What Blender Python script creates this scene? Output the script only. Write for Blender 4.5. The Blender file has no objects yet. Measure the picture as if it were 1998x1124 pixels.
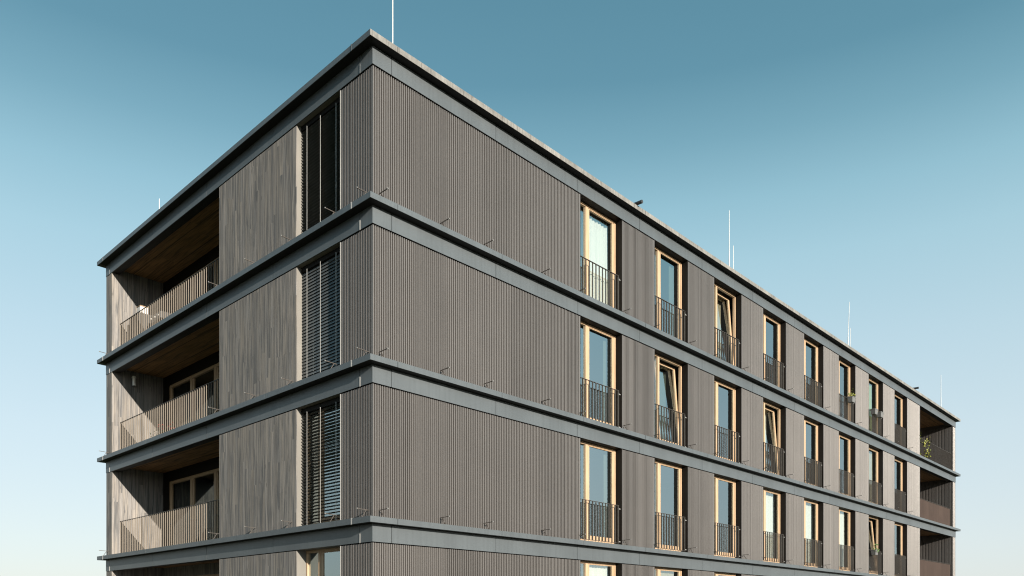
import bpy, bmesh, math, random
from mathutils import Vector, Matrix

random.seed(7)
scene = bpy.context.scene
COL = scene.collection

# ---------------------------------------------------------------- camera
CAM = Vector((-8.98, -12.14, 1.65))
cd = bpy.data.cameras.new('camera')
cam = bpy.data.objects.new('camera', cd)
COL.objects.link(cam)
cam.location = CAM
cam.rotation_euler = (math.radians(90), 0, math.radians(43.5 - 90))
cd.sensor_width = 36.0
cd.lens = 1542.0 / 1998.0 * 36.0
cd.shift_y = 646.0 / 1998.0
cd.clip_start = 0.1
cd.clip_end = 6000
scene.camera = cam

# ---------------------------------------------------------------- sky and sun
SUN = Vector((-1.0, -4.7, 1.12)).normalized()          # towards the sun
ELEV = math.asin(SUN.z)
AZ = math.atan2(SUN.x, SUN.y)
world = bpy.data.worlds.new('World')
scene.world = world
world.use_nodes = True
wt = world.node_tree
wt.nodes.clear()
sky = wt.nodes.new('ShaderNodeTexSky')
sky.sky_type = 'NISHITA'
sky.sun_disc = False
sky.sun_elevation = ELEV
sky.sun_rotation = AZ
sky.altitude = 300
sky.air_density = 1.0
sky.dust_density = 1.0
sky.ozone_density = 1.0
SKY_STRENGTH = 0.1
bg = wt.nodes.new('ShaderNodeBackground')
bg.inputs['Strength'].default_value = 1.0
wo = wt.nodes.new('ShaderNodeOutputWorld')
EXPOSURE = 1.75
def srgb(*c):
    return tuple(((v / 255 + 0.055) / 1.055) ** 2.4 if v > 10 else v / 255 / 12.92 for v in c)
# clear evening air: pale haze at the horizon deepening to teal overhead, by height above the horizon
tcw = wt.nodes.new('ShaderNodeTexCoord')
sep = wt.nodes.new('ShaderNodeSeparateXYZ')
wt.links.new(tcw.outputs['Generated'], sep.inputs[0])
rampw = wt.nodes.new('ShaderNodeValToRGB')
wt.links.new(sep.outputs[2], rampw.inputs[0])
STOPS = [(0, (216, 221, 223)), (5, (214, 224, 228)), (12, (204, 222, 229)), (18, (188, 215, 225)), (23.5, (168, 206, 218)),
         (27, (147, 192, 206)), (30.5, (118, 167, 183)), (34, (93, 145, 163)), (40, (82, 134, 152)), (90, (52, 96, 122))]
els = rampw.color_ramp.elements
while len(els) < len(STOPS):
    els.new(0.5)
for e, (deg, c) in zip(els, STOPS):
    e.position = math.sin(math.radians(deg))
    e.color = tuple(v / 2 ** EXPOSURE for v in srgb(*c)) + (1,)
scl = wt.nodes.new('ShaderNodeVectorMath'); scl.operation = 'SCALE'
scl.inputs['Scale'].default_value = SKY_STRENGTH
wt.links.new(sky.outputs[0], scl.inputs[0])
mxw = wt.nodes.new('ShaderNodeMix'); mxw.data_type = 'RGBA'; mxw.inputs[0].default_value = 0.9
# the half of the sky round the low sun is brighter
dts = wt.nodes.new('ShaderNodeVectorMath'); dts.operation = 'DOT_PRODUCT'
wt.links.new(tcw.outputs['Generated'], dts.inputs[0]); dts.inputs[1].default_value = SUN
gl1 = wt.nodes.new('ShaderNodeMath'); gl1.operation = 'MAXIMUM'; gl1.inputs[1].default_value = 0.0
wt.links.new(dts.outputs['Value'], gl1.inputs[0])
gl2 = wt.nodes.new('ShaderNodeMath'); gl2.operation = 'POWER'; gl2.inputs[1].default_value = 2.0
wt.links.new(gl1.outputs[0], gl2.inputs[0])
gl3 = wt.nodes.new('ShaderNodeMath'); gl3.operation = 'MULTIPLY_ADD'; gl3.inputs[1].default_value = 2.2; gl3.inputs[2].default_value = 1.0
wt.links.new(gl2.outputs[0], gl3.inputs[0])
glo = wt.nodes.new('ShaderNodeVectorMath'); glo.operation = 'SCALE'
wt.links.new(rampw.outputs[0], glo.inputs[0]); wt.links.new(gl3.outputs[0], glo.inputs['Scale'])
wt.links.new(scl.outputs[0], mxw.inputs[6]); wt.links.new(glo.outputs[0], mxw.inputs[7])
wt.links.new(mxw.outputs[2], bg.inputs['Color'])
wt.links.new(bg.outputs[0], wo.inputs['Surface'])

sd = bpy.data.lights.new('sun', 'SUN')
sun = bpy.data.objects.new('sun', sd)
COL.objects.link(sun)
sd.energy = 5.0
sd.angle = math.radians(0.5)
sd.color = (1.0, 0.91, 0.78)
sun.rotation_euler = (-SUN).to_track_quat('-Z', 'Y').to_euler()
sun.location = (-30, -60, 40)

scene.view_settings.view_transform = 'Standard'
scene.view_settings.look = 'None'
scene.view_settings.exposure = EXPOSURE
scene.view_settings.gamma = 1.0
scene.view_settings.use_curve_mapping = False
scene.cycles.pixel_filter_type = 'BLACKMAN_HARRIS'
scene.cycles.filter_width = 1.15

# ---------------------------------------------------------------- materials
class NT:
    def __init__(self, name):
        self.m = bpy.data.materials.new(name)
        self.m.use_nodes = True
        self.t = self.m.node_tree
        self.t.nodes.clear()
        self.out = self.n('ShaderNodeOutputMaterial')
    def n(self, kind, **kw):
        nd = self.t.nodes.new(kind)
        for k, v in kw.items():
            setattr(nd, k, v)
        return nd
    def l(self, a, b):
        self.t.links.new(a, b)
    def math(self, op, a, b=None, c=None):
        nd = self.n('ShaderNodeMath', operation=op)
        for i, v in enumerate((a, b, c)):
            if v is None:
                continue
            if isinstance(v, (int, float)):
                nd.inputs[i].default_value = v
            else:
                self.l(v, nd.inputs[i])
        return nd.outputs[0]
    def mixc(self, fac, a, b, blend='MIX'):
        nd = self.n('ShaderNodeMix', data_type='RGBA', blend_type=blend)
        for i, v in ((0, fac), (6, a), (7, b)):
            if isinstance(v, (int, float)):
                nd.inputs[i].default_value = v
            elif isinstance(v, tuple):
                nd.inputs[i].default_value = v + (1,) if len(v) == 3 else v
            else:
                self.l(v, nd.inputs[i])
        return nd.outputs[2]
    def coords(self, sc=(1, 1, 1)):
        tc = self.n('ShaderNodeTexCoord')
        mp = self.n('ShaderNodeMapping')
        mp.inputs['Scale'].default_value = sc
        self.l(tc.outputs['Object'], mp.inputs['Vector'])
        return mp.outputs[0]
    def noise(self, sc, scale, detail=4, rough=0.55):
        nd = self.n('ShaderNodeTexNoise')
        nd.inputs['Scale'].default_value = scale
        nd.inputs['Detail'].default_value = detail
        nd.inputs['Roughness'].default_value = rough
        self.l(self.coords(sc), nd.inputs['Vector'])
        return nd.outputs[0]
    def ramp(self, fac, lo, hi, a=0.0, b=1.0):
        nd = self.n('ShaderNodeMapRange')
        nd.inputs[1].default_value = lo
        nd.inputs[2].default_value = hi
        nd.inputs[3].default_value = a
        nd.inputs[4].default_value = b
        self.l(fac, nd.inputs[0])
        return nd.outputs[0]
    def bsdf(self, color, rough=0.5, metallic=0.0, spec=0.5, bump=None, strength=0.2, dist=0.01):
        p = self.n('ShaderNodeBsdfPrincipled')
        for k, v in (('Base Color', color), ('Roughness', rough), ('Metallic', metallic),
                     ('Specular IOR Level', spec)):
            if isinstance(v, (int, float)):
                p.inputs[k].default_value = v
            elif isinstance(v, tuple):
                p.inputs[k].default_value = v + (1,) if len(v) == 3 else v
            else:
                self.l(v, p.inputs[k])
        if bump is not None:
            b = self.n('ShaderNodeBump')
            b.inputs['Strength'].default_value = strength
            b.inputs['Distance'].default_value = dist
            self.l(bump, b.inputs['Height'])
            self.l(b.outputs[0], p.inputs['Normal'])
        self.l(p.outputs[0], self.out.inputs['Surface'])
        return p

def scale_col(c, f):
    return tuple(max(0.0, v * f) for v in c)

M = {}
AL = 0.74                       # base colours scaled down to offset the raised exposure

def mat_coated(name, c, rough, spec=0.5, vary=0.12, streak=0.0, bump=0.0, metallic=0.0, sheet=0.0):
    c = scale_col(c, AL)
    t = NT(name)
    n1 = t.noise((1, 1, 1), 0.9, 5)
    col = t.mixc(t.ramp(n1, 0.3, 0.7), scale_col(c, 1 - vary), scale_col(c, 1 + vary))
    if streak:
        n2 = t.noise((14, 14, 0.35), 1.0, 4)
        col = t.mixc(t.ramp(n2, 0.45, 0.75, 0, streak), col, scale_col(c, 0.55))
    if sheet:                      # every sheet of cladding has a tone of its own
        tc = t.n('ShaderNodeTexCoord'); sx = t.n('ShaderNodeSeparateXYZ'); t.l(tc.outputs['Object'], sx.inputs[0])
        q = t.math('FLOOR', t.math('DIVIDE', t.math('ADD', sx.outputs[0], sx.outputs[1]), sheet))
        k = t.math('FLOOR', t.math('DIVIDE', t.math('SUBTRACT', sx.outputs[2], 0.5), 3.0))
        cv = t.n('ShaderNodeCombineXYZ'); t.l(q, cv.inputs[0]); t.l(k, cv.inputs[1])
        w = t.n('ShaderNodeTexWhiteNoise', noise_dimensions='2D'); t.l(cv.outputs[0], w.inputs['Vector'])
        col = t.mixc(0.16, col, t.mixc(w.outputs[0], scale_col(c, 0.3), scale_col(c, 1.7)))
    n3 = t.noise((1, 1, 1), 40, 3)
    rg = t.ramp(n3, 0.3, 0.7, rough - 0.05, rough + 0.07)
    if bump:
        t.bsdf(col, rg, metallic, spec=spec, bump=t.noise((1, 1, 0.6), 1.6, 2), strength=bump, dist=0.02)
    else:
        t.bsdf(col, rg, metallic, spec=spec)
    M[name] = t.m

mat_coated('anthracite_metal', (0.050, 0.058, 0.064), 0.42, vary=0.14, streak=0.35, bump=0.12)
mat_coated('umber_corrugated_metal', (0.106, 0.098, 0.094), 0.42, spec=0.5, vary=0.06, streak=0.3, metallic=0.45, sheet=0.954)
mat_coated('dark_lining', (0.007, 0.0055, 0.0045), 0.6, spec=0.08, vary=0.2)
mat_coated('shaded_soffit_metal', (0.009, 0.0095, 0.010), 0.6, spec=0.2)  # near black puts the shade under ledges and lintels into the colour
mat_coated('railing_steel', (0.045, 0.039, 0.035), 0.5, spec=0.3)
mat_coated('baluster_steel', (0.115, 0.098, 0.080), 0.55, spec=0.3, metallic=0.2)
mat_coated('galvanised_steel', (0.20, 0.20, 0.197), 0.4)
mat_coated('rod_aluminium', (0.42, 0.42, 0.41), 0.45)
mat_coated('black_plastic', (0.016, 0.016, 0.017), 0.45)
mat_coated('slat_metal', (0.060, 0.066, 0.070), 0.32, spec=0.5)
mat_coated('jamb_board', (0.140, 0.132, 0.120), 0.65, spec=0.2, streak=0.2)
mat_coated('white_plastic', (0.40, 0.39, 0.38), 0.45)
mat_coated('grey_plastic', (0.09, 0.09, 0.09), 0.5)
mat_coated('lamp_highlight', (0.80, 0.79, 0.76), 0.12, spec=0.8)  # near-white colour carries the highlights on the shaded lamp
mat_coated('soft_steel', (0.11, 0.11, 0.108), 0.5)
mat_coated('plaster', (0.2, 0.19, 0.18), 0.85, spec=0.1)
mat_coated('room_plaster', (0.10, 0.095, 0.09), 0.9, spec=0.05)
mat_coated('concrete', (0.11, 0.107, 0.10), 0.8, spec=0.2, vary=0.2)
mat_coated('screen_reed', (0.036, 0.025, 0.021), 0.8, spec=0.1, streak=0.5)
mat_coated('terracotta', (0.35, 0.14, 0.07), 0.8, spec=0.2)

def mat_roof_edge():
    t = NT('weathered_roof_edge')
    c = (0.100, 0.098, 0.093)
    n1 = t.noise((1, 1, 1), 2.2, 6, 0.65)
    col = t.mixc(t.ramp(n1, 0.35, 0.65), scale_col(c, 0.7), scale_col(c, 1.25))
    n2 = t.noise((16, 16, 1.2), 1.0, 5, 0.6)
    col = t.mixc(t.ramp(n2, 0.48, 0.72, 0, 0.75), col, (0.022, 0.021, 0.020))
    n3 = t.noise((1, 1, 1), 30, 4, 0.7)
    col = t.mixc(t.ramp(n3, 0.58, 0.72, 0, 0.6), col, (0.15, 0.145, 0.14))
    t.bsdf(col, 0.75, spec=0.25, bump=n3, strength=0.3, dist=0.004)
    M['weathered_roof_edge'] = t.m
mat_roof_edge()

def mat_timber(name, c, pitch=0.125, contrast=0.30, horizontal=False, joints=True):
    """boards: their own tone each, long grain, dark joints, a few knots"""
    c = scale_col(c, AL)
    t = NT(name)
    tc = t.n('ShaderNodeTexCoord')
    sx = t.n('ShaderNodeSeparateXYZ')
    t.l(tc.outputs['Object'], sx.inputs[0])
    if horizontal:
        across, along = sx.outputs[0], sx.outputs[1]
        if horizontal == 'x':
            across, along = sx.outputs[1], sx.outputs[0]
    else:
        across = t.math('ADD', sx.outputs[0], sx.outputs[1])
        along = sx.outputs[2]
    q = t.math('DIVIDE', across, pitch)
    idx = t.math('FLOOR', q)
    fr = t.math('FRACT', q)
    w1 = t.n('ShaderNodeTexWhiteNoise', noise_dimensions='1D')
    t.l(idx, w1.inputs['W'])
    seg = t.math('FLOOR', t.math('ADD', t.math('DIVIDE', along, 2.3), t.math('MULTIPLY', w1.outputs[0], 7.3)))
    cv = t.n('ShaderNodeCombineXYZ')
    t.l(idx, cv.inputs[0]); t.l(seg, cv.inputs[1])
    w2 = t.n('ShaderNodeTexWhiteNoise', noise_dimensions='2D')
    t.l(cv.outputs[0], w2.inputs['Vector'])
    tone = w2.outputs[0]
    gv = t.n('ShaderNodeCombineXYZ')
    t.l(t.math('MULTIPLY', across, 55.0), gv.inputs[0])
    t.l(t.math('MULTIPLY', along, 1.3), gv.inputs[1])
    t.l(t.math('MULTIPLY', tone, 60.0), gv.inputs[2])
    g = t.n('ShaderNodeTexNoise')
    g.inputs['Scale'].default_value = 1.0; g.inputs['Detail'].default_value = 6
    g.inputs['Roughness'].default_value = 0.62; g.inputs['Distortion'].default_value = 0.6
    t.l(gv.outputs[0], g.inputs['Vector'])
    gv2 = t.n('ShaderNodeCombineXYZ')
    t.l(t.math('MULTIPLY', across, 9.0), gv2.inputs[0])
    t.l(t.math('MULTIPLY', along, 0.9), gv2.inputs[1])
    t.l(t.math('MULTIPLY', tone, 31.0), gv2.inputs[2])
    g2 = t.n('ShaderNodeTexNoise')
    g2.inputs['Scale'].default_value = 1.0; g2.inputs['Detail'].default_value = 4
    t.l(gv2.outputs[0], g2.inputs['Vector'])
    k = t.n('ShaderNodeTexVoronoi')
    kv = t.n('ShaderNodeCombineXYZ')
    t.l(t.math('MULTIPLY', across, 7.0), kv.inputs[0]); t.l(t.math('MULTIPLY', along, 1.5), kv.inputs[1])
    t.l(kv.outputs[0], k.inputs['Vector']); k.inputs['Scale'].default_value = 1.0
    knot = t.ramp(k.outputs['Distance'], 0.05, 0.10, 1.0, 0.0)
    base = t.mixc(tone, scale_col(c, 1 - contrast), scale_col(c, 1 + contrast))
    warm = t.mixc(t.ramp(g2.outputs[0], 0.38, 0.66), (c[0] * 0.80, c[1] * 0.84, c[2] * 0.90), (c[0] * 1.18, c[1] * 1.12, c[2] * 1.02))
    col = t.mixc(0.55, base, warm)
    col = t.mixc(t.ramp(g.outputs[0], 0.47, 0.66, 0, 0.85), col, (c[0] * 0.38, c[1] * 0.40, c[2] * 0.44))
    col = t.mixc(t.math('MULTIPLY', knot, 0.7), col, scale_col(c, 0.3))
    gv3 = t.n('ShaderNodeCombineXYZ')
    t.l(t.math('MULTIPLY', across, 15.0), gv3.inputs[0]); t.l(t.math('MULTIPLY', along, 0.55), gv3.inputs[1]); t.l(t.math('MULTIPLY', tone, 17.0), gv3.inputs[2])
    g3 = t.n('ShaderNodeTexNoise'); g3.inputs['Scale'].default_value = 1.0; g3.inputs['Detail'].default_value = 5; g3.inputs['Distortion'].default_value = 1.2
    t.l(gv3.outputs[0], g3.inputs['Vector'])
    col = t.mixc(t.ramp(g3.outputs[0], 0.49, 0.62, 0, 0.85), col, (c[0] * 0.36, c[1] * 0.40, c[2] * 0.45))
    gap = t.math('LESS_THAN', fr, 0.045)
    if joints:
        col = t.mixc(t.math('MULTIPLY', gap, 0.75), col, scale_col(c, 0.12))
    h = t.math('SUBTRACT', t.math('MULTIPLY', g.outputs[0], 0.35), gap)
    h = t.math('ADD', h, t.math('MULTIPLY', tone, 0.5))
    t.bsdf(col, 0.78, spec=0.15, bump=h, strength=0.35, dist=0.006)
    M[name] = t.m

mat_timber('grey_timber', (0.182, 0.168, 0.157), contrast=0.36)
mat_timber('bounce_cut_decking', (0.045, 0.036, 0.028), horizontal=True)  # dark boards that cut the light bounced up into the loggias
mat_timber('ceiling_timber', (0.34, 0.19, 0.095), pitch=0.62, contrast=0.1, horizontal=True)
mat_timber('ceiling_timber_across', (0.34, 0.19, 0.095), pitch=0.62, contrast=0.1, horizontal='x')

def mat_frame():
    t = NT('spruce_frame')
    c = (0.232, 0.165, 0.108)
    n = t.noise((30, 30, 1.5), 1.0, 5)
    col = t.mixc(t.ramp(n, 0.35, 0.7), scale_col(c, 1.08), (c[0] * 0.85, c[1] * 0.78, c[2] * 0.7))
    t.bsdf(col, 0.5, spec=0.3)
    M['spruce_frame'] = t.m
mat_frame()

def mat_glass(name, fm, fa):
    t = NT(name)
    bp = t.n('ShaderNodeBump'); bp.inputs['Strength'].default_value = 0.03; bp.inputs['Distance'].default_value = 0.02
    t.l(t.noise((1, 1, 1), 1.3, 1), bp.inputs['Height'])
    ge = t.n('ShaderNodeNewGeometry')
    dp = t.n('ShaderNodeVectorMath', operation='DOT_PRODUCT')
    t.l(ge.outputs['Normal'], dp.inputs[0]); t.l(ge.outputs['Incoming'], dp.inputs[1])
    q = t.math('SUBTRACT', 1.0, t.math('ABSOLUTE', dp.outputs['Value']))
    r = t.math('MULTIPLY_ADD', t.math('POWER', q, 5.0), 0.92, 0.08)
    fac = t.math('MULTIPLY_ADD', r, fm, fa)
    tr = t.n('ShaderNodeBsdfTransparent'); tr.inputs[0].default_value = (0.93, 0.96, 0.93, 1)
    gl = t.n('ShaderNodeBsdfGlossy'); gl.inputs['Color'].default_value = (0.84, 0.98, 1.0, 1); gl.inputs['Roughness'].default_value = 0.0
    t.l(bp.outputs[0], gl.inputs['Normal'])
    mx = t.n('ShaderNodeMixShader')
    t.l(fac, mx.inputs[0]); t.l(tr.outputs[0], mx.inputs[1]); t.l(gl.outputs[0], mx.inputs[2])
    t.l(mx.outputs[0], t.out.inputs['Surface'])
    M[name] = t.m
mat_glass('window_glass', 0.8, 0.27)
mat_glass('shaded_glass', 0.9, 0.0)  # window glass mirroring less, standing in for a dark reflected outlook

def mat_cloth(name, c):
    c = scale_col(c, AL)
    t = NT(name)
    d = t.n('ShaderNodeBsdfDiffuse'); d.inputs[0].default_value = c + (1,)
    s = t.n('ShaderNodeBsdfTranslucent'); s.inputs[0].default_value = c + (1,)
    mx = t.n('ShaderNodeMixShader'); mx.inputs[0].default_value = 0.3
    t.l(d.outputs[0], mx.inputs[1]); t.l(s.outputs[0], mx.inputs[2])
    t.l(mx.outputs[0], t.out.inputs['Surface'])
    M[name] = t.m
mat_cloth('white_curtain', (0.62, 0.61, 0.56))
mat_cloth('beige_curtain', (0.30, 0.27, 0.20))
mat_cloth('green_curtain', (0.22, 0.28, 0.10))
mat_cloth('grey_curtain', (0.07, 0.085, 0.07))
mat_cloth('parasol_cloth', (0.40, 0.30, 0.18))

def mat_leaf(name, c1, c2):
    t = NT(name)
    n = t.noise((1, 1, 1), 9, 2)
    col = t.mixc(t.ramp(n, 0.35, 0.65), c1, c2)
    t.bsdf(col, 0.5, spec=0.3)
    M[name] = t.m
mat_leaf('yellow_green_leaf', (0.06, 0.085, 0.012), (0.20, 0.19, 0.03))
mat_leaf('dark_leaf', (0.02, 0.045, 0.012), (0.05, 0.09, 0.02))
mat_leaf('red_petal', (0.45, 0.02, 0.02), (0.6, 0.05, 0.03))

def mat_ground():
    t = NT('ground_cover')
    n1 = t.noise((1, 1, 1), 0.05, 6)
    n2 = t.noise((1, 1, 1), 3.0, 6, 0.7)
    col = t.mixc(t.ramp(n1, 0.35, 0.65), (0.050, 0.070, 0.022), (0.085, 0.090, 0.040))
    col = t.mixc(t.ramp(n2, 0.4, 0.7, 0, 0.6), col, (0.10, 0.085, 0.055))
    t.bsdf(col, 0.95, spec=0.05, bump=n2, strength=0.5, dist=0.05)
    M['ground_cover'] = t.m
    t = NT('asphalt')
    n = t.noise((1, 1, 1), 60, 5, 0.8)
    col = t.mixc(n, (0.035, 0.035, 0.036), (0.075, 0.073, 0.070))
    t.bsdf(col, 0.9, spec=0.15, bump=n, strength=0.3, dist=0.004)
    M['asphalt'] = t.m
mat_ground()

# ---------------------------------------------------------------- mesh builder
RIGHT = lambda a, d, z: (a, d, z)      # facade along +X, d = depth into the house (+Y)
LEFT = lambda a, d, z: (d, a, z)       # facade along +Y, d = depth into the house (+X)

class MB:
    def __init__(self, mp=RIGHT):
        self.v = []; self.f = []; self.mi = []; self.mp = mp; self.cur = 0
        self.xf = None
    def pt(self, a, d, z):
        p = (a, d, z)
        if self.xf:
            p = self.xf(*p)
        self.v.append(self.mp(*p))
        return len(self.v) - 1
    def face(self, ids):
        self.f.append(ids); self.mi.append(self.cur)
    def box(self, a0, a1, d0, d1, z0, z1):
        i = [self.pt(a, d, z) for z in (z0, z1) for d in (d0, d1) for a in (a0, a1)]
        for q in ((0, 2, 3, 1), (4, 5, 7, 6), (0, 1, 5, 4), (2, 6, 7, 3), (0, 4, 6, 2), (1, 3, 7, 5)):
            self.face([i[k] for k in q])
    def quad(self, pts):
        self.face([self.pt(*p) for p in pts])
    def tube(self, p, q, r0, r1=None, n=8):
        r1 = r0 if r1 is None else r1
        p, q = Vector(p), Vector(q)
        w = (q - p).normalized()
        u = w.orthogonal().normalized(); v = w.cross(u)
        A, B = [], []
        for k in range(n):
            t = 2 * math.pi * k / n
            o = u * math.cos(t) + v * math.sin(t)
            A.append(self.pt(*(p + o * r0))); B.append(self.pt(*(q + o * r1)))
        for k in range(n):
            j = (k + 1) % n
            self.face([A[k], A[j], B[j], B[k]])
        self.face(A[::-1]); self.face(B)
    def bar(self, p, q, w, h):
        """square bar between two points"""
        p, q = Vector(p), Vector(q)
        d = (q - p).normalized()
        up = Vector((0, 0, 1)) if abs(d.z) < 0.9 else Vector((1, 0, 0))
        s = d.cross(up).normalized(); t = s.cross(d)
        ids = []
        for c in (p, q):
            for a, b in ((-1, -1), (1, -1), (1, 1), (-1, 1)):
                ids.append(self.pt(*(c + s * (a * w / 2) + t * (b * h / 2))))
        for k in range(4):
            j = (k + 1) % 4
            self.face([ids[k], ids[j], ids[4 + j], ids[4 + k]])
        self.face(ids[3::-1]); self.face(ids[4:])
    def build(self, name, mat, parent=None, smooth=False, bevel=0.0):
        me = bpy.data.meshes.new(name)
        me.from_pydata(self.v, [], self.f)
        mats = mat if isinstance(mat, (list, tuple)) else [mat]
        for m in mats:
            me.materials.append(M[m])
        for p, k in zip(me.polygons, self.mi):
            p.material_index = k
        bm = bmesh.new(); bm.from_mesh(me)
        bmesh.ops.recalc_face_normals(bm, faces=bm.faces)
        bm.to_mesh(me); bm.free()
        if smooth:
            for p in me.polygons:
                p.use_smooth = True
        me.update()
        o = bpy.data.objects.new(name, me)
        COL.objects.link(o)
        if parent:
            o.parent = parent
        if bevel:
            b = o.modifiers.new('bevel', 'BEVEL')
            b.width = bevel; b.segments = 2; b.limit_method = 'ANGLE'
        return o

def empty(name, loc=(0, 0, 0)):
    o = bpy.data.objects.new(name, None)
    COL.objects.link(o); o.location = loc
    o.empty_display_size = 0.2
    return o

def tag(o, label=None, cat=None, group=None, kind=None):
    for k, v in (('label', label), ('category', cat), ('group', group), ('kind', kind)):
        if v:
            o[k] = v
    return o

# ---------------------------------------------------------------- setting
g = MB(); g.quad([(-1500, -1500, 0), (1500, -1500, 0), (1500, 1500, 0), (-1500, 1500, 0)])
tag(g.build('ground', 'ground_cover'), kind='structure')
g = MB(); g.box(-3.2, 42.0, -3.2, -0.30, -0.02, 0.06); g.box(-3.2, -0.30, -0.30, 17.0, -0.02, 0.06)
tag(g.build('pavement', 'concrete'), kind='structure')
g = MB(); g.box(-60, 90, -16.5, -9.5, -0.02, 0.02)
tag(g.build('road', 'asphalt'), kind='structure')

# ---------------------------------------------------------------- building
L, W = 39.05, 13.50            # long and short facade
S = 3.0                        # storey height
T0 = 0.563                     # top of the plinth ledge; ledge k at T0 + 3k
OV = 0.19                      # ledge overhang
FB, FT, CB = 0.451, 0.114, 0.116   # below ledge top: fascia bottom, fascia top, ledge underside
LIN = 0.235                    # lintel thickness
T = [T0 + S * k for k in range(5)]

house = empty('apartment_building')
tag(house, 'dark four storey apartment block with corrugated metal cladding, grey timber boards and projecting ledges',
    'apartment building')

SEAM_R = [0.45, 3.3, 6.15, 8.8, 12.07, 15.3, 18.5, 21.7, 24.9, 28.1, 31.3, 34.5, 38.75]
SEAM_L = [0.41, 3.62, 6.80, 10.03, 13.22]

def seg(lo, hi, seams):
    e = [lo] + [s for s in seams if lo < s < hi] + [hi]
    return list(zip(e[:-1], e[1:]))

for k in range(5):
    t = T[k]
    # ledge (outer face set in lengths with open joints), all round the house
    if k:
        m = MB()
        top = 'weathered_roof_edge' if k == 4 else 'anthracite_metal'
        g2 = 0.0055
        for mp, Lf in ((RIGHT, L), (LEFT, W)):
            m.mp = mp
            seams = SEAM_R if mp is RIGHT else SEAM_L
            end0 = -OV if mp is RIGHT else 0.30 + 0.0
            # face sheets
            for a0, a1 in seg(-OV if mp is RIGHT else -OV + 0.012, Lf + OV, seams):
                m.cur = 0 if mp is RIGHT else 2
                j = random.uniform(-0.0012, 0.0012)
                m.box(a0 + (g2 if a0 > 0 else 0), a1 - (g2 if a1 < Lf else 0), -OV + j, -OV + 0.012 + j, t - 0.112, t)
            # body behind the sheets
            m.cur = 1
            lo = -OV + 0.014
            if mp is RIGHT:
                m.box(lo, Lf + OV - 0.004, lo, 0.30, t - CB + 0.006, t - 0.003)
            else:
                m.box(0.30, Lf + OV - 0.004, lo, 0.30, t - CB + 0.006, t - 0.003)
        m.mp = RIGHT
        m.cur = 0
        m.box(-OV, L + OV, W - 0.0, W + OV, t - 0.112, t - 0.001)
        m.box(L, L + OV - 0.001, 0.30, W, t - 0.112, t - 0.002)
        m.build('roof_ledge' if k == 4 else 'floor_ledge', [top, 'shaded_soffit_metal', 'anthracite_metal'], house)
        # fascia, panel by panel
        m = MB()
        for mp, Lf in ((RIGHT, L), (LEFT, W)):
            m.mp = mp
            seams = SEAM_R if mp is RIGHT else SEAM_L
            for a0, a1 in seg(0.0 if mp is RIGHT else 0.014, Lf, seams):
                j = random.uniform(0, 0.0018)
                m.cur = 0
                m.box(a0 + (g2 if a0 > 0.1 else 0), a1 - (g2 if a1 < Lf else 0), j, 0.014, t - FB, t - FT)
            m.cur = 1
            if mp is RIGHT:
                m.box(0.015, Lf - 0.002, 0.0145, LIN, t - FB + 0.004, t - FT - 0.001)
            else:
                m.box(LIN, Lf - 0.002, 0.0145, LIN, t - FB + 0.004, t - FT - 0.001)
        m.build('fascia', ['anthracite_metal', 'shaded_soffit_metal'], house)
        # bright joint clips of the ledge and the fascia
        for a in (SEAM_L[0], SEAM_L[-1]):
            m = MB(LEFT)
            m.box(a - 0.016, a + 0.016, -OV - 0.006, -OV + 0.004, t - 0.118, t + 0.006)
            m.box(a - 0.016, a + 0.016, -OV + 0.004, -OV + 0.05, t + 0.001, t + 0.006)
            m.build('joint_clip', 'anthracite_metal' if k == 4 else 'galvanised_steel', house)
            m = MB(LEFT)
            m.box(a - 0.022, a + 0.004, -0.008, 0.001, t - FB - 0.006, t - FT - 0.16)
            m.build('joint_clip', 'anthracite_metal' if k == 4 else 'galvanised_steel', house)
    # slab between ceiling and floor
    m = MB()
    m.box(0.302, L - 0.30, 0.302, W - 0.30, t - (0.285 if k else 0.50), t - 0.004)
    m.build('floor_slab' if k < 4 else 'roof_slab', 'concrete', house)

# roof upstand set back from the edge
m = MB()
m.box(-0.10, L + 0.10, -0.10, 0.16, T[4] + 0.001, T[4] + 0.055)
m.box(-0.10, 0.16, 0.16, W + 0.10, T[4] + 0.001, T[4] + 0.055)
m.build('roof_upstand', 'weathered_roof_edge', house)
# plinth
m = MB()
m.box(0.02, L - 0.02, 0.02, W - 0.02, -0.3, T0 - 0.004)
m.build('plinth', 'concrete', house)

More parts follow.
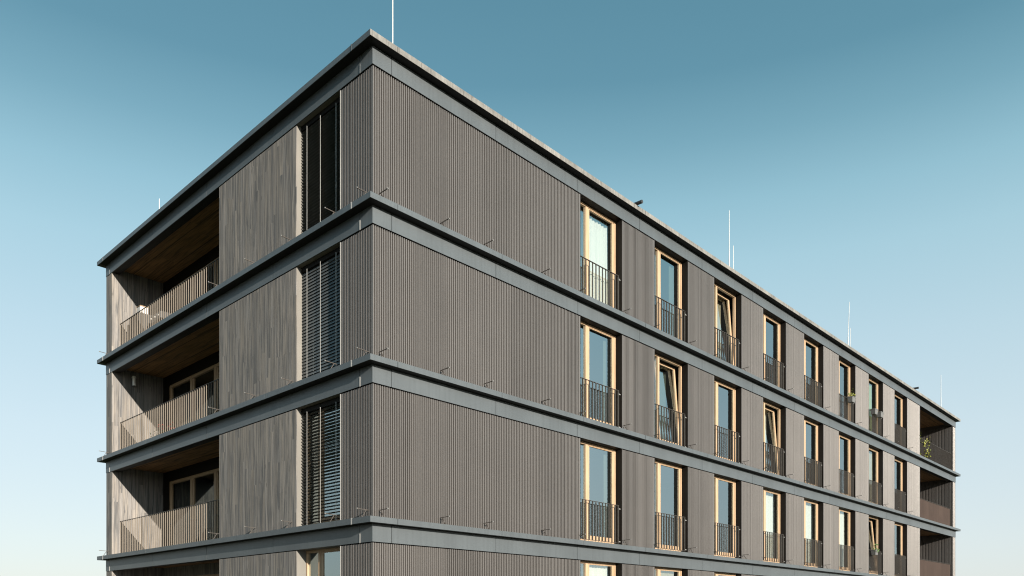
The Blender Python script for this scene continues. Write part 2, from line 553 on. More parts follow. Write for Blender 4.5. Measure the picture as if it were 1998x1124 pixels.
def corrugated(m, a0, a1, z0, z1, d=0.02, depth=0.036, pitch=0.053, edge=0.03, back=0.30, groove=0.50, cham=0.065):
    n = max(1, int(round((a1 - a0 - 2 * edge) / pitch)))
    p = (a1 - a0 - 2 * edge) / n
    prof = [(a0, back), (a0, d), (a0 + edge, d)]
    d_face = d
    for k in range(n):
        b = a0 + edge + k * p
        d = d_face - (0.004 if k % 19 == 11 else 0.0) + random.uniform(-0.0012, 0.0012)
        prof += [(b + 0.02 * p, d + depth), (b + groove * p, d + depth), (b + (groove + 0.02) * p, d + 0.06 * cham),
                 (b + (groove + 0.02 + cham) * p, d), (b + (1 - cham * 0.7) * p, d), (b + p, d + 0.05 * cham)]
    d = d_face
    prof[-1] = (prof[-1][0], d)
    prof += [(a1, d), (a1, back)]
    lo = [m.pt(a, q, z0) for a, q in prof]
    hi = [m.pt(a, q, z1) for a, q in prof]
    for k in range(len(prof) - 1):
        m.face([lo[k], lo[k + 1], hi[k + 1], hi[k]])
    m.face([lo[-1], lo[0], hi[0], hi[-1]])
    # lids
    for ids, dd in ((lo, 0), (hi, 1)):
        for k in range(2, len(prof) - 3):
            pass
    za = z1 - 0.004
    i = [m.pt(a0 + 0.002, d + depth + 0.002, za), m.pt(a1 - 0.002, d + depth + 0.002, za), m.pt(a1 - 0.002, back - 0.002, za), m.pt(a0 + 0.002, back - 0.002, za)]
    m.face(i)

WIN0, WINP, WINW = 6.27, 3.275, 1.755
wins = [(WIN0 + WINP * k, WIN0 + WINP * k + WINW) for k in range(8)]
panels = [(0.0215, wins[0][0])] + [(wins[k][1], wins[k + 1][0]) for k in range(7)] + [(wins[7][1], 32.88)]
LOG_R = (32.88, 38.55)         # right loggia
BW = (1.06, 2.69)              # left facade window
TIM = (2.69, 6.16)             # timber bay
LOG_L = (6.16, 13.05)          # left loggia
LOGD = 1.55

for s in range(4):
    z0, z1 = T[s] + 0.001, T[s + 1] - FB - 0.018
    for a0, a1 in panels:
        m = MB(RIGHT); corrugated(m, a0, a1, z0, z1, back=0.055 if a0 < 1 else 0.30)
        m.build('corrugated_panel', 'umber_corrugated_metal', house)
    m = MB(RIGHT); corrugated(m, LOG_R[1] + 0.002, L, z0, z1, back=0.055)
    m.build('corrugated_panel', 'umber_corrugated_metal', house)
    m = MB(LEFT); corrugated(m, 0.0555, BW[0], z0, z1, back=0.30, groove=0.48, cham=0.02)
    m.build('corrugated_panel', 'umber_corrugated_metal', house)
    # timber bay and the deep end wall of the loggia
    m = MB(LEFT); m.box(TIM[0], TIM[1], 0.012, 0.30, z0, z1)
    m.build('timber_wall', 'grey_timber', house, bevel=0.004)
    m = MB(LEFT); m.box(LOG_L[1], W, 0.012, 2.6, z0, z1 + 0.17)
    m.build('timber_end_wall', 'grey_timber', house, bevel=0.004)
    # short inner return of the loggia beside the timber bay
    m = MB(LEFT); m.box(TIM[1] - 0.28, TIM[1] - 0.002, 0.302, LOGD + 0.25, z0, z1 + 0.17)
    m.build('loggia_side_wall', 'grey_timber', house)
    # loggia ceilings
    m = MB(LEFT); m.box(LOG_L[0], LOG_L[1] - 0.002, LIN + 0.004, LOGD + 0.2, T[s + 1] - 0.302, T[s + 1] - 0.288)
    m.build('loggia_ceiling', 'ceiling_timber', house)
    m = MB(RIGHT); m.box(LOG_R[0], LOG_R[1] - 0.002, LIN + 0.004, 4.0, T[s + 1] - 0.302, T[s + 1] - 0.288)
    m.build('loggia_ceiling', 'ceiling_timber_across', house)
    m = MB(LEFT); m.box(LOG_L[0], LOG_L[1] - 0.002, 0.303, LOGD, T[s] - 0.002, T[s] + 0.012)  # unseen floor, added dark to keep bounced light out of the loggia
    m.build('added_loggia_floor', 'bounce_cut_decking', house)
    m = MB(RIGHT); m.box(LOG_R[0], LOG_R[1] - 0.002, 0.303, 3.96, T[s] - 0.002, T[s] + 0.012)  # likewise added, unseen from below
    m.build('added_loggia_floor', 'bounce_cut_decking', house)
    # right loggia: ribbed end wall, inner return, back wall
    m = MB(LEFT)
    corrugated(m, 0.057, 4.0, z0, z1, d=LOG_R[1], back=L - 0.01, pitch=0.16, depth=0.014, groove=0.22, cham=0.03)
    m.mp = RIGHT; m.box(LOG_R[1] + 0.003, L - 0.02, LIN + 0.002, 4.0, z1 - 0.003, z1 + 0.17)
    m.build('loggia_ribbed_wall', 'umber_corrugated_metal', house)
    m = MB(RIGHT); m.box(LOG_R[0] - 0.3, LOG_R[0] - 0.002, 0.302, 4.0, z0, z1 + 0.17)
    m.build('loggia_side_wall', 'grey_timber', house)
    # closed rear and side of the block
    m = MB(RIGHT)
    corrugated(m, 0.31, L, z0, z1 + 0.2, d=-(W - 0.001), back=-(W - 0.29), pitch=0.25, depth=0.02)
    m.v = [(x, -y, z) for x, y, z in m.v]
    m.build('rear_wall', 'umber_corrugated_metal', house)
    m = MB(RIGHT); m.box(L - 0.29, L - 0.012, 4.0, W - 0.30, z0, z1 + 0.2)
    m.build('gable_wall', 'plaster', house)
    # inner rooms
    m = MB(RIGHT)
    m.box(0.4, 32.5, 4.4, 4.5, T[s], T[s + 1] - 0.29)
    for x in (4.4, 8.7, 15.25, 21.8, 28.3):
        m.box(x, x + 0.1, 0.32, 4.4, T[s], T[s + 1] - 0.29)
    m.box(3.2, 3.3, 4.5, 12.9, T[s], T[s + 1] - 0.29)
    m.build('room_wall', 'room_plaster', house)

# ---------------------------------------------------------------- windows
def curtain_sheet(m, a0, a1, d, z0, z1, amp=0.03, wave=0.13, folds=None):
    n = max(12, int((a1 - a0) / 0.018))
    ph = random.uniform(0, 6)
    cols = []
    for k in range(n + 1):
        a = a0 + (a1 - a0) * k / n
        o = amp * (math.sin(2 * math.pi * a / wave + ph) + 0.45 * math.sin(2 * math.pi * a / (wave * 2.7) + 2 * ph))
        cols.append((m.pt(a, d + 0.5 * o, z1), m.pt(a + 0.01 * math.sin(5 * a), d + o, z0)))
    for k in range(n):
        m.face([cols[k][1], cols[k + 1][1], cols[k + 1][0], cols[k][0]])

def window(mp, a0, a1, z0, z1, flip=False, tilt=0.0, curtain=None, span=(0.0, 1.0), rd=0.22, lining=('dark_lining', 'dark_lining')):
    """wooden casement: frame (part) > reveal, sash, pane, side_pane, curtain"""
    F = (lambda f: (a0 + a1) - f) if flip else (lambda f: f)
    def bx(m, p, q, d0, d1, za, zb):
        p, q = F(p), F(q)
        m.box(min(p, q), max(p, q), d0, d1, za, zb)
    side = 0.475
    j = 0.064
    m = MB(mp)
    bx(m, a0 + 0.012, a0 + j, rd, rd + 0.08, z0 + 0.03, z1 - 0.004)
    bx(m, a1 - j, a1 - 0.012, rd, rd + 0.08, z0 + 0.03, z1 - 0.004)
    bx(m, a0 + j, a1 - j, rd, rd + 0.08, z1 - 0.062, z1 - 0.004)
    bx(m, a0 + j, a1 - j, rd, rd + 0.08, z0 + 0.03, z0 + 0.105)
    bx(m, a0 + side, a0 + side + 0.082, rd, rd + 0.08, z0 + 0.105, z1 - 0.062)
    fr = m.build('window', 'spruce_frame', house, bevel=0.004)
    m = MB(mp)
    m.cur = 0
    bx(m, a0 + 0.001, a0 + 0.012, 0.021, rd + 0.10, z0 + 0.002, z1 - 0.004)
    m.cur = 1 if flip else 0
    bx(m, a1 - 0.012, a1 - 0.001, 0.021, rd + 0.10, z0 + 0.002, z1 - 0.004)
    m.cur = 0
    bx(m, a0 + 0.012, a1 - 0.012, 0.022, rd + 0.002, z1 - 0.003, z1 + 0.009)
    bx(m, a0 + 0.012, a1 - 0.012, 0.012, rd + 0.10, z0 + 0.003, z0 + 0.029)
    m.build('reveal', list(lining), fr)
    # sash, tilted inwards round its lower edge when open
    s0, s1, zs0, zs1 = a0 + side + 0.084, a1 - j - 0.002, z0 + 0.107, z1 - 0.064
    def mk():
        q = MB(mp)
        if tilt:
            c, sn = math.cos(math.radians(tilt)), math.sin(math.radians(tilt))
            piv = rd + 0.03
            q.xf = lambda a, d, z: (a, piv + (d - piv) * c + (z - zs0) * sn, zs0 + (z - zs0) * c - (d - piv) * sn)
        return q
    m = mk()
    w = 0.078; tr = 0.06 if tilt else 0.016
    bx(m, s0, s0 + w, rd + 0.012, rd + 0.075, zs0, zs1)
    bx(m, s1 - w, s1, rd + 0.012, rd + 0.075, zs0, zs1)
    bx(m, s0 + w, s1 - w, rd + 0.012, rd + 0.075, zs1 - tr, zs1)
    bx(m, s0 + w, s1 - w, rd + 0.012, rd + 0.075, zs0, zs0 + 0.10)
    m.build('sash', 'spruce_frame', fr, bevel=0.004)
    m = mk()
    m.box(min(F(s0 + w), F(s1 - w)), max(F(s0 + w), F(s1 - w)), rd + 0.034, rd + 0.0345, zs0 + 0.10, zs1 - tr)
    m.f = [m.f[2]]; m.mi = [0]
    m.build('pane', 'window_glass', fr)
    m = MB(mp)
    p, q = F(a0 + j), F(a0 + side)
    m.quad([(min(p, q), rd + 0.04, z0 + 0.105), (max(p, q), rd + 0.04, z0 + 0.105), (max(p, q), rd + 0.04, z1 - 0.062), (min(p, q), rd + 0.04, z1 - 0.062)])
    m.build('side_pane', 'window_glass', fr)
    if curtain:
        m = MB(mp)
        c0 = a0 + 0.05 + (a1 - a0 - 0.1) * span[0]; c1 = a0 + 0.05 + (a1 - a0 - 0.1) * span[1]
        dd = rd + (0.50 if tilt else 0.22)
        p, q = F(c0), F(c1)
        curtain_sheet(m, min(p, q), max(p, q), dd, z0 + 0.06, z1 - 0.03)
        m.build('curtain', curtain, fr, smooth=True)
    return fr

def french_rail(mp, a0, a1, z0, d=0.055, h=1.06):
    m = MB(mp)
    p, q = a0 + 0.02, a1 - 0.10
    n = 13
    for k in range(n):
        a = p + (q - p) * k / (n - 1)
        m.box(a - 0.005, a + 0.005, d, d + 0.034, z0 + 0.075, z0 + h - 0.008)
    m.box(p - 0.005, q + 0.005, d, d + 0.034, z0 + 0.067, z0 + 0.075)
    o = m.build('balcony_railing', 'railing_steel', house)
    m = MB(mp)
    m.box(p - 0.006, q + 0.006, d - 0.003, d + 0.037, z0 + h - 0.008, z0 + h)
    m.build('handrail', 'railing_steel', o)
    m = MB(mp)
    for z in (z0 + 0.11, z0 + h - 0.09):
        m.tube((q + 0.005, d + 0.017, z), (a1 - 0.013, d + 0.017, z), 0.012)
        m.tube((q + 0.005, d - 0.008, z), (q + 0.005, d + 0.0, z), 0.012)
    m.build('fixing', 'galvanised_steel', o)
    return o

CUR = {(3, 0): ('white_curtain', 0, (0.0, 1.0)), (3, 2): ('beige_curtain', 4.6, (0.45, 0.98)), (3, 6): ('green_curtain', 0, (0.45, 0.9)),
       (3, 1): ('grey_curtain', 0, (0.80, 1.0)),
       (2, 1): ('grey_curtain', 4.6, (0.45, 0.98)), (2, 3): ('white_curtain', 4.6, (0.1, 1.0)), (2, 6): ('beige_curtain', 0, (0.5, 1.0)),
       (2, 0): ('grey_curtain', 0, (0.88, 1.0)),
       (1, 3): ('white_curtain', 0, (0.05, 1.0)), (1, 4): ('white_curtain', 0, (0.25, 1.0)), (1, 5): ('white_curtain', 0, (0.35, 1.0)),
       (1, 6): ('beige_curtain', 5.6, (0.75, 1)), (1, 0): ('grey_curtain', 0, (0.88, 1.0)),
       (0, 0): ('white_curtain', 0, (0.3, 1.0)), (0, 1): ('beige_curtain', 0, (0.3, 1.0))}
for s in range(4):
    for c, (a0, a1) in enumerate(wins):
        cu, ti, sp = CUR.get((s, c), (None, 0, (0, 1)))
        window(RIGHT, a0, a1, T[s], T[s + 1] - FB, tilt=ti, curtain=cu, span=sp)
        french_rail(RIGHT, a0, a1, T[s])
    fr = window(LEFT, BW[0], BW[1], T[s], T[s + 1] - FB, flip=True, rd=0.24, lining=('jamb_board', 'dark_lining'))

# blinds on the left facade
def blind(z0, z1, tilt, drop):
    a0, a1 = BW[0] + 0.03, BW[1] - 0.03
    m = MB(LEFT)
    pitch = 0.067
    n = int((z1 - z0 - 0.20) / pitch)
    dc = 0.145
    c, sn = math.cos(math.radians(tilt)), math.sin(math.radians(tilt))
    for k in range(n):
        z = z1 - 0.16 - k * pitch
        h = 0.038
        prof = []
        for i in range(5):
            u = -h + 2 * h * i / 4
            cr = 0.006 * (1 - (u / h) ** 2)
            prof.append((dc + u * c - cr * sn * 0, z + u * sn + cr))
        lo = [m.pt(a0, d, zz) for d, zz in prof]; hi = [m.pt(a1, d, zz) for d, zz in prof]
        for i in range(4):
            m.face([lo[i], lo[i + 1], hi[i + 1], hi[i]])
    o = m.build('venetian_blind', 'slat_metal', house, smooth=True)
    m = MB(LEFT); m.box(a0, a1, dc - 0.03, dc + 0.045, z1 - 0.11, z1 - 0.012)
    m.build('head_rail', 'dark_lining', o)
    m = MB(LEFT); m.box(a0, a1, dc - 0.04, dc + 0.04, z1 - 0.16 - n * pitch, z1 - 0.16 - n * pitch + 0.016)
    m.build('bottom_rail', 'slat_metal', o)
    for f in (0.16, 0.52, 0.84):
        a = a0 + (a1 - a0) * f
        m = MB(LEFT); m.box(a - 0.006, a + 0.006, dc - 0.052, dc - 0.049, z1 - 0.16 - n * pitch, z1 - 0.10)
        m.build('guide_tape', 'white_plastic', o)
    return o
blind(T[3], T[4] - FB, -4, 0)
blind(T[2], T[3] - FB, 70, 0)
blind(T[1], T[2] - FB, -8, 0)
# corner trims beside the blind openings
for s in range(4):
    m = MB(LEFT); m.box(BW[0] + 0.0005, BW[0] + 0.014, 0.008, 0.019, T[s] + 0.002, T[s + 1] - FB - 0.018)
    m.build('corner_trim', 'galvanised_steel', house)

# ---------------------------------------------------------------- left loggias: doors, railings
def loggia_glazing(s):
    z0, z1 = T[s], T[s + 1] - 0.62
    d = LOGD
    a_hi, a_lo = LOG_L[1] - 0.42, TIM[1] + 0.35
    n = 4
    m = MB(LEFT)
    m.box(a_hi, LOG_L[1] - 0.001, d, d + 0.2, z0 + 0.001, T[s + 1] - 0.305)
    m.box(TIM[1], a_lo, d, d + 0.2, z0 + 0.001, T[s + 1] - 0.305)
    m.box(a_lo, a_hi, d, d + 0.2, z1, T[s + 1] - 0.305)
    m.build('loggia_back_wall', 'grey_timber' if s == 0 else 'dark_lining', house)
    w = (a_hi - a_lo) / n
    for k in range(n):
        p, q = a_lo + k * w, a_lo + (k + 1) * w
        m = MB(LEFT)
        e = 0.07
        m.box(p + 0.002, p + e, d + 0.02, d + 0.10, z0 + 0.02, z1 - 0.002)
        m.box(q - e, q - 0.002, d + 0.02, d + 0.10, z0 + 0.02, z1 - 0.002)
        m.box(p + e, q - e, d + 0.02, d + 0.10, z1 - 0.09, z1 - 0.002)
        m.box(p + e, q - e, d + 0.02, d + 0.10, z0 + 0.02, z0 + 0.12)
        for b0, b1 in ((p + e, p + e + 0.06), (q - e - 0.06, q - e)):
            m.box(b0, b1, d + 0.04, d + 0.09, z0 + 0.12, z1 - 0.09)
        o = m.build('glazed_door', 'spruce_frame', house, bevel=0.004)
        m = MB(LEFT)
        m.quad([(p + e + 0.06, d + 0.06, z0 + 0.12), (q - e - 0.06, d + 0.06, z0 + 0.12), (q - e - 0.06, d + 0.06, z1 - 0.09), (p + e + 0.06, d + 0.06, z1 - 0.09)])
        m.build('pane', 'shaded_glass', o)
        m = MB(LEFT)
        m.box(q - 0.085, q - 0.070, d - 0.03, d + 0.02, z0 + 1.04, z0 + 1.06)
        m.box(q - 0.19, q - 0.070, d - 0.035, d - 0.022, z0 + 1.04, z0 + 1.06)
        m.build('handle', 'galvanised_steel', o)

def loggia_rail(mp, a0, a1, z0, d, pitch, mat, h=1.06, depth=0.045):
    m = MB(mp)
    n = int(round((a1 - a0 - 0.04) / pitch))
    for k in range(n + 1):
        a = a0 + 0.02 + (a1 - a0 - 0.04) * k / n
        m.box(a - 0.004, a + 0.004, d, d + depth, z0 + 0.06, z0 + h - 0.01)
    m.box(a0 + 0.01, a1 - 0.01, d, d + depth, z0 + 0.052, z0 + 0.060)
    o = m.build('loggia_railing', mat, house)
    m = MB(mp)
    m.box(a0 + 0.004, a1 - 0.004, d - 0.003, d + depth + 0.003, z0 + h - 0.01, z0 + h)
    m.build('handrail', 'railing_steel', o)
    m = MB(mp)
    k = a0 + 1.6
    while k < a1:
        m.box(k - 0.02, k + 0.02, d + 0.046, d + 0.066, z0 + 0.0, z0 + h - 0.012)
        k += 1.9
    m.build('post', 'railing_steel', o)
    return o

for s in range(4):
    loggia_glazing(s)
    loggia_rail(LEFT, LOG_L[0], LOG_L[1], T[s], 0.245, 0.13, 'baluster_steel', depth=0.023)
    o = loggia_rail(RIGHT, LOG_R[0], LOG_R[1], T[s], 0.10, 0.105, 'railing_steel')
    if s in (1, 2):
        m = MB(RIGHT)
        m.box(LOG_R[0] + 0.02, LOG_R[1] - 0.25, 0.086, 0.094, T[s] + 0.05, T[s] + 1.02)
        m.build('reed_screen', 'screen_reed', o)
    # back wall of the right loggia with one wooden door
    m = MB(RIGHT)
    m.box(LOG_R[0], LOG_R[0] + 0.5, 4.0, 4.15, T[s], T[s + 1] - 0.29)
    m.box(LOG_R[0] + 1.7, LOG_R[1], 4.0, 4.15, T[s], T[s + 1] - 0.29)
    m.box(LOG_R[0] + 0.5, LOG_R[0] + 1.7, 4.0, 4.15, T[s + 1] - 0.62, T[s + 1] - 0.29)
    m.build('loggia_back_wall', 'grey_timber', house)
    m = MB(RIGHT)
    p, q, z0, z1 = LOG_R[0] + 0.5, LOG_R[0] + 1.7, T[s], T[s + 1] - 0.62
    m.box(p, p + 0.12, 3.97, 4.06, z0, z1); m.box(q - 0.12, q, 3.97, 4.06, z0, z1)
    m.box(p + 0.12, q - 0.12, 3.97, 4.06, z1 - 0.12, z1); m.box(p + 0.12, q - 0.12, 3.97, 4.06, z0, z0 + 0.14)
    o = m.build('glazed_door', 'spruce_frame', house)
    m = MB(RIGHT); m.quad([(p + 0.12, 4.02, z0 + 0.14), (q - 0.12, 4.02, z0 + 0.14), (q - 0.12, 4.02, z1 - 0.12), (p + 0.12, 4.02, z1 - 0.12)])
    m.build('pane', 'window_glass', o)

# ---------------------------------------------------------------- wire brackets on the ledges
def bracket(mp, a, t, out=0.26):
    m = MB(mp)
    m.bar((a, 0.018, t + 0.15), (a, -out, t + 0.16), 0.016, 0.012)
    m.bar((a, -0.05, t + 0.145), (a, -0.145, t + 0.0), 0.014, 0.012)
    o = m.build('ledge_bracket', 'railing_steel', house)
    m = MB(mp)
    m.box(a - 0.012, a + 0.012, -out - 0.004, -out + 0.010, t + 0.150, t + 0.172)
    m.build('end_clamp', 'soft_steel', o)
for k in (1, 2, 3):
    for a in (0.16, 1.70, 2.95, 4.83):
        bracket(RIGHT, a, T[k])
    for a0, a1 in wins:
        bracket(RIGHT, a0 - 0.03, T[k], 0.16); bracket(RIGHT, a1 + 0.02, T[k], 0.24)
    for a in (0.14, 1.20, 2.84, 4.40, 6.16, 13.3):
        bracket(LEFT, a, T[k])

# overflow spouts over the roof edge
for a in (8.42, 31.45):
    m = MB(RIGHT)
    m.tube((a, 0.20, T[4] + 0.062), (a, -0.34, T[4] + 0.050), 0.046, n=16)
    m.build('overflow_spout', 'black_plastic', house, smooth=False)

# ---------------------------------------------------------------- lightning rods
def rod(x, y, top, label, lean=0.0, short=None, th=1.0):
    o = empty('lightning_rod', (x, y, T[4]))
    tag(o, label, 'lightning rod')
    z1 = top - T[4]
    m = MB(); m.tube((0, 0, 0.0), (0, 0, 0.09), 0.17, 0.15, 16)
    m.build('base', 'concrete', o)
    mid = z1 * 0.45
    m = MB(); m.tube((0, 0, 0.09), (0, 0, mid), 0.017 * th, 0.017 * th); m.tube((0, 0, mid), (lean, 0, z1), 0.013 * th, 0.009 * th)
    m.build('mast', 'rod_aluminium', o)
    if short:
        m = MB(); m.tube((short[0], 0, 0.0), (short[0], 0, short[1] - T[4]), 0.010, 0.009)
        m.tube((0, 0, mid * 0.7), (short[0], 0, mid * 0.7), 0.008)
        m.build('short_mast', 'rod_aluminium', o)
    return o
Z = CAM.z
rod(1.10, 0.8, 14.9 + Z, 'tall lightning rod on the roof near the front corner, cut off above', th=0.62)
rod(15.22, 0.8, 13.68 + Z, 'straight lightning rod above the roof edge with a shorter mast at its right side', short=(0.29, 12.6 + Z))
rod(25.7, 0.8, 13.72 + Z, 'lightning rod whose tip leans right, shorter mast beside it on the roof', lean=0.17, short=(0.27, 12.62 + Z))
rod(37.8, 0.4, 13.14 + Z, 'single lightning rod at the far right end of the roof above the loggias')
rod(0.8, 11.53, 12.44 + Z, 'short lightning rod above the left roof edge over the timber loggias')

# ---------------------------------------------------------------- lamp on the loggia end wall
lx, lz, ly = 0.634, 7.29 + Z, LOG_L[1]
lamp = empty('wall_lamp', (lx, ly, lz))
tag(lamp, 'clear glass bulkhead wall lamp on the shaded timber end wall of the middle left loggia', 'wall lamp')
m = MB(); m.tube((0, -0.07, 0.11), (0, -0.07, 0.16), 0.065, 0.055, 14); m.box(-0.045, 0.045, -0.06, -0.004, 0.10, 0.15)
m.build('housing', 'lamp_highlight', lamp)
m = MB(); m.tube((0, -0.07, -0.12), (0, -0.07, 0.11), 0.040, 0.046, 14)
m.build('glass_cover', 'lamp_highlight', lamp, smooth=False)
m = MB()
for k in range(6):
    t_ = k * math.pi / 3
    m.tube((0.056 * math.cos(t_), -0.07 + 0.056 * math.sin(t_), -0.13), (0.056 * math.cos(t_), -0.07 + 0.056 * math.sin(t_), 0.11), 0.005, n=5)
m.tube((0, -0.07, -0.135), (0, -0.07, -0.125), 0.06, n=14)
m.build('cage', 'galvanised_steel', lamp)

# ---------------------------------------------------------------- plants and pots
def leaf_cloud(name, mat, parent, n, boxr, size, seed, droop=0.0):
    r = random.Random(seed)
    m = MB()
    (x0, x1), (y0, y1), (z0, z1) = boxr
    cl = [(r.uniform(x0, x1), r.uniform(y0, y1), r.uniform(z0, z1)) for _ in range(max(4, n // 14))]
    for _ in range(n):
        c = r.choice(cl)
        p = Vector([c[i] + r.gauss(0, 0.09 if i != 1 else 0.04) for i in range(3)])
        d = Vector((r.gauss(0, 1), r.gauss(0, 1), r.gauss(0, 0.6) - droop)).normalized()
        w = d.orthogonal().normalized()
        w = (Matrix.Rotation(r.uniform(0, 6.28), 3, d) @ w)
        s = size * r.uniform(0.6, 1.3)
        a = p; b = p + d * s
        mid = p + d * s * 0.45
        up = d.cross(w) * s * 0.08
        m.quad([a, mid + w * s * 0.3 + up, b, mid - w * s * 0.3 + up])
    return m.build(name, mat, parent)

def planter(a, t, label, plant):
    o = empty('railing_planter', (a, 0.0, t))
    tag(o, label, 'planter', 'grey flower pots hooked on the window railings')
    m = MB()
    zt, zb = 1.05, 0.83
    # tapered square pot, open at the top
    def ring(w, dpt, z):
        return [m.pt(-w, -0.12 - dpt, z), m.pt(w, -0.12 - dpt, z), m.pt(w, -0.12 + dpt, z), m.pt(-w, -0.12 + dpt, z)]
    r0, r1, r2, r3 = ring(0.13, 0.08, zb), ring(0.17, 0.10, zt - 0.03), ring(0.18, 0.11, zt - 0.03), ring(0.18, 0.11, zt)
    r4 = ring(0.16, 0.09, zt); r5 = ring(0.155, 0.085, zt - 0.05)
    for A, B in ((r0, r1), (r1, r2), (r2, r3), (r3, r4), (r4, r5)):
        for k in range(4):
            j = (k + 1) % 4
            m.face([A[k], A[j], B[j], B[k]])
    m.face(r0[::-1]); m.face(r5)
    m.build('pot', 'grey_plastic', o)
    m = MB()
    for x in (-0.12, 0.12):
        m.bar((x, -0.03, 1.045), (x, 0.10, 1.085), 0.02, 0.012)
        m.bar((x, 0.10, 1.085), (x, 0.10, 0.98), 0.02, 0.012)
        m.bar((x, -0.03, 1.045), (x, -0.02, 0.84), 0.02, 0.012)
    m.build('hook', 'black_plastic', o)
    if plant:
        leaf_cloud('plant', plant, o, 40, ((-0.12, 0.12), (-0.22, -0.10), (1.04, 1.14)), 0.09, hash(label) % 999 if False else len(label))
    return o
planter(wins[5][1] - 0.80, T[3], 'grey flower pot with a bright green sprout on a top floor window railing', 'yellow_green_leaf')
planter(wins[6][0] + 0.26, T[3], 'left one of two grey flower pots side by side on a top floor railing', None)
planter(wins[6][1] - 0.80, T[3], 'right one of two grey flower pots side by side on a top floor railing', None)
planter(wins[6][0] + 0.30, T[1], 'wide grey flower pot on the railing below the tilted window, lowest of the pots', 'dark_leaf')

# climbing plant on the top right loggia
o = empty('climbing_plant', (33.6, 0.2, T[3]))
tag(o, 'yellow green climbing plant growing through the railing of the top right loggia', 'plant')
m = MB()
m.tube((0, 0.12, 0.0), (0, 0.12, 0.32), 0.14, 0.19, 16)
m.build('pot', 'terracotta', o)
m = MB()
for x, xx, zz in ((-0.5, -0.6, 1.2), (-0.2, -0.2, 1.05), (0.2, 0.5, 0.95), (0.1, 0.9, 0.75), (0.0, 0.3, 0.5)):
    m.tube((0, 0.12, 0.3), (xx * 0.5, 0.0, zz * 0.6), 0.008, 0.007, 5)
    m.tube((xx * 0.5, 0.0, zz * 0.6), (xx, -0.12, zz), 0.007, 0.004, 5)
m.build('stem', 'dark_leaf', o)
leaf_cloud('foliage', 'yellow_green_leaf', o, 190, ((-0.65, 1.0), (-0.20, -0.06), (0.2, 1.15)), 0.10, 5)

# flowers on the middle left loggia
o = empty('flower_pot', (0.55, 10.55, T[2]))
tag(o, 'red flowering plant in a pot behind the bars of the middle left loggia', 'potted flower')
m = MB(); m.tube((0, 0, 0), (0, 0, 0.26), 0.13, 0.18, 16)
m.build('pot', 'terracotta', o)
leaf_cloud('foliage', 'dark_leaf', o, 120, ((-0.15, 0.1), (-0.25, 0.25), (0.3, 0.5)), 0.09, 8)
leaf_cloud('blossom', 'red_petal', o, 70, ((-0.2, 0.0), (-0.35, 0.35), (0.36, 0.56)), 0.06, 9)

# top left loggia: cupboard, box, barbecue
o = empty('balcony_cupboard', (0.62, 12.35, T[3]))
tag(o, 'low dark cupboard behind the railing of the top left loggia by its end wall', 'cupboard')
m = MB(); m.box(-0.22, 0.22, -0.33, 0.33, 0.06, 1.20); m.build('carcass', 'black_plastic', o, bevel=0.006)
for y in (-0.165, 0.165):
    m = MB(); m.box(-0.236, -0.221, y - 0.16, y + 0.16, 0.08, 1.18); m.build('door', 'dark_lining', o, bevel=0.003)
m = MB()
for x in (-0.18, 0.18):
    for y in (-0.28, 0.28):
        m.box(x - 0.02, x + 0.02, y - 0.02, y + 0.02, 0.0, 0.06)
m.build('foot', 'black_plastic', o)
o = empty('storage_box', (0.62, 12.30, T[3] + 1.201))
tag(o, 'white storage box with wooden lid standing on the cupboard in the top left loggia', 'box')
m = MB(); m.box(-0.12, 0.12, -0.13, 0.13, 0.0, 0.25); m.build('body', 'white_plastic', o, bevel=0.015)
m = MB(); m.box(-0.13, 0.13, -0.14, 0.14, 0.251, 0.268); m.build('lid', 'spruce_frame', o, bevel=0.004)

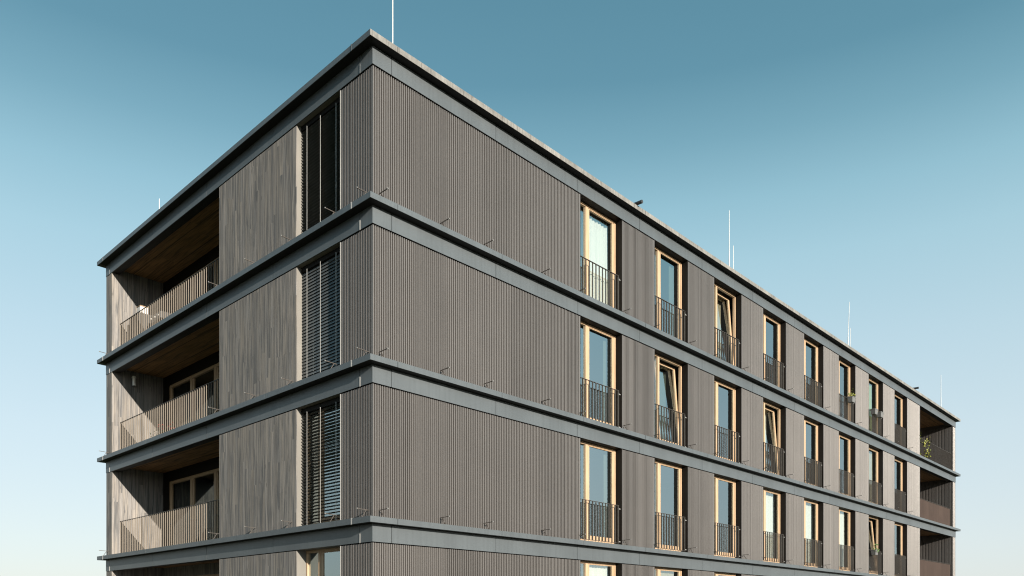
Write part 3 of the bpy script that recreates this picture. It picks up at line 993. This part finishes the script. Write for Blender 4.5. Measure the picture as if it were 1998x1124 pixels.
o = empty('barbecue', (0.85, 11.35, T[3]))
tag(o, 'black barbecue with opened hood standing in the shade of the top left loggia', 'barbecue')
m = MB(); m.box(-0.25, 0.25, -0.40, 0.40, 0.80, 1.02); m.build('firebox', 'black_plastic', o, bevel=0.02)
m = MB(LEFT)
m.mp = RIGHT
N = 10
lo, hi = [], []
for k in range(N + 1):
    t_ = math.pi * k / N
    lo.append(m.pt(0.25 + 0.30 * math.sin(t_) * 0.8, -0.38, 1.32 - 0.28 * math.cos(t_)))
    hi.append(m.pt(0.25 + 0.30 * math.sin(t_) * 0.8, 0.38, 1.32 - 0.28 * math.cos(t_)))
for k in range(N):
    m.face([lo[k], lo[k + 1], hi[k + 1], hi[k]])
m.face(lo); m.face(hi[::-1])
m.build('hood', 'black_plastic', o)
m = MB(); m.tube((0.18, -0.30, 1.62), (0.18, 0.30, 1.62), 0.014); m.tube((0.18, -0.3, 1.62), (0.26, -0.3, 1.58), 0.01); m.tube((0.18, 0.3, 1.62), (0.26, 0.3, 1.58), 0.01)
m.build('handle', 'galvanised_steel', o)
for x in (-0.2, 0.2):
    for y in (-0.34, 0.34):
        m = MB(); m.tube((x, y, 0.0), (x, y, 0.80), 0.02); m.build('leg', 'black_plastic', o)
for y in (-0.24, 0.0, 0.24):
    m = MB(); m.tube((-0.29, y, 0.92), (-0.25, y, 0.92), 0.032, n=12); m.build('knob', 'galvanised_steel', o)
m = MB(); m.box(-0.24, 0.24, -0.38, 0.38, 0.24, 0.27); m.build('shelf', 'black_plastic', o)

# rounded wicker armchair on the lower left loggia
o = empty('wicker_chair', (0.95, 6.55, T[1]))
tag(o, 'beige wicker egg chair half hidden by the timber wall in a left loggia', 'chair')
m = MB()
rows, cols_ = 12, 18
idx = []
for i in range(rows + 1):
    ph = math.pi * 0.5 * i / rows
    rr = []
    for jx in range(cols_ + 1):
        th = math.pi * (0.0 + 1.0 * jx / cols_)
        rr.append(m.pt(0.10 + 0.50 * math.sin(th) * (0.45 + 0.55 * math.cos(ph)), 0.55 * math.cos(th) * (0.35 + 0.65 * math.cos(ph)) , 0.35 + 0.98 * math.sin(ph)))
    idx.append(rr)
for i in range(rows):
    for jx in range(cols_):
        m.face([idx[i][jx], idx[i][jx + 1], idx[i + 1][jx + 1], idx[i + 1][jx]])
m.build('backrest', 'parasol_cloth', o, smooth=True)
m = MB(); m.tube((0.12, 0, 0.36), (0.12, 0, 0.46), 0.47, 0.47, 20); m.build('seat', 'white_curtain', o)
m = MB(); m.tube((0.12, 0, 0.0), (0.12, 0, 0.05), 0.40, 0.40, 20); m.tube((0.12, 0, 0.05), (0.12, 0, 0.36), 0.30, 0.42, 20); m.build('base', 'parasol_cloth', o)
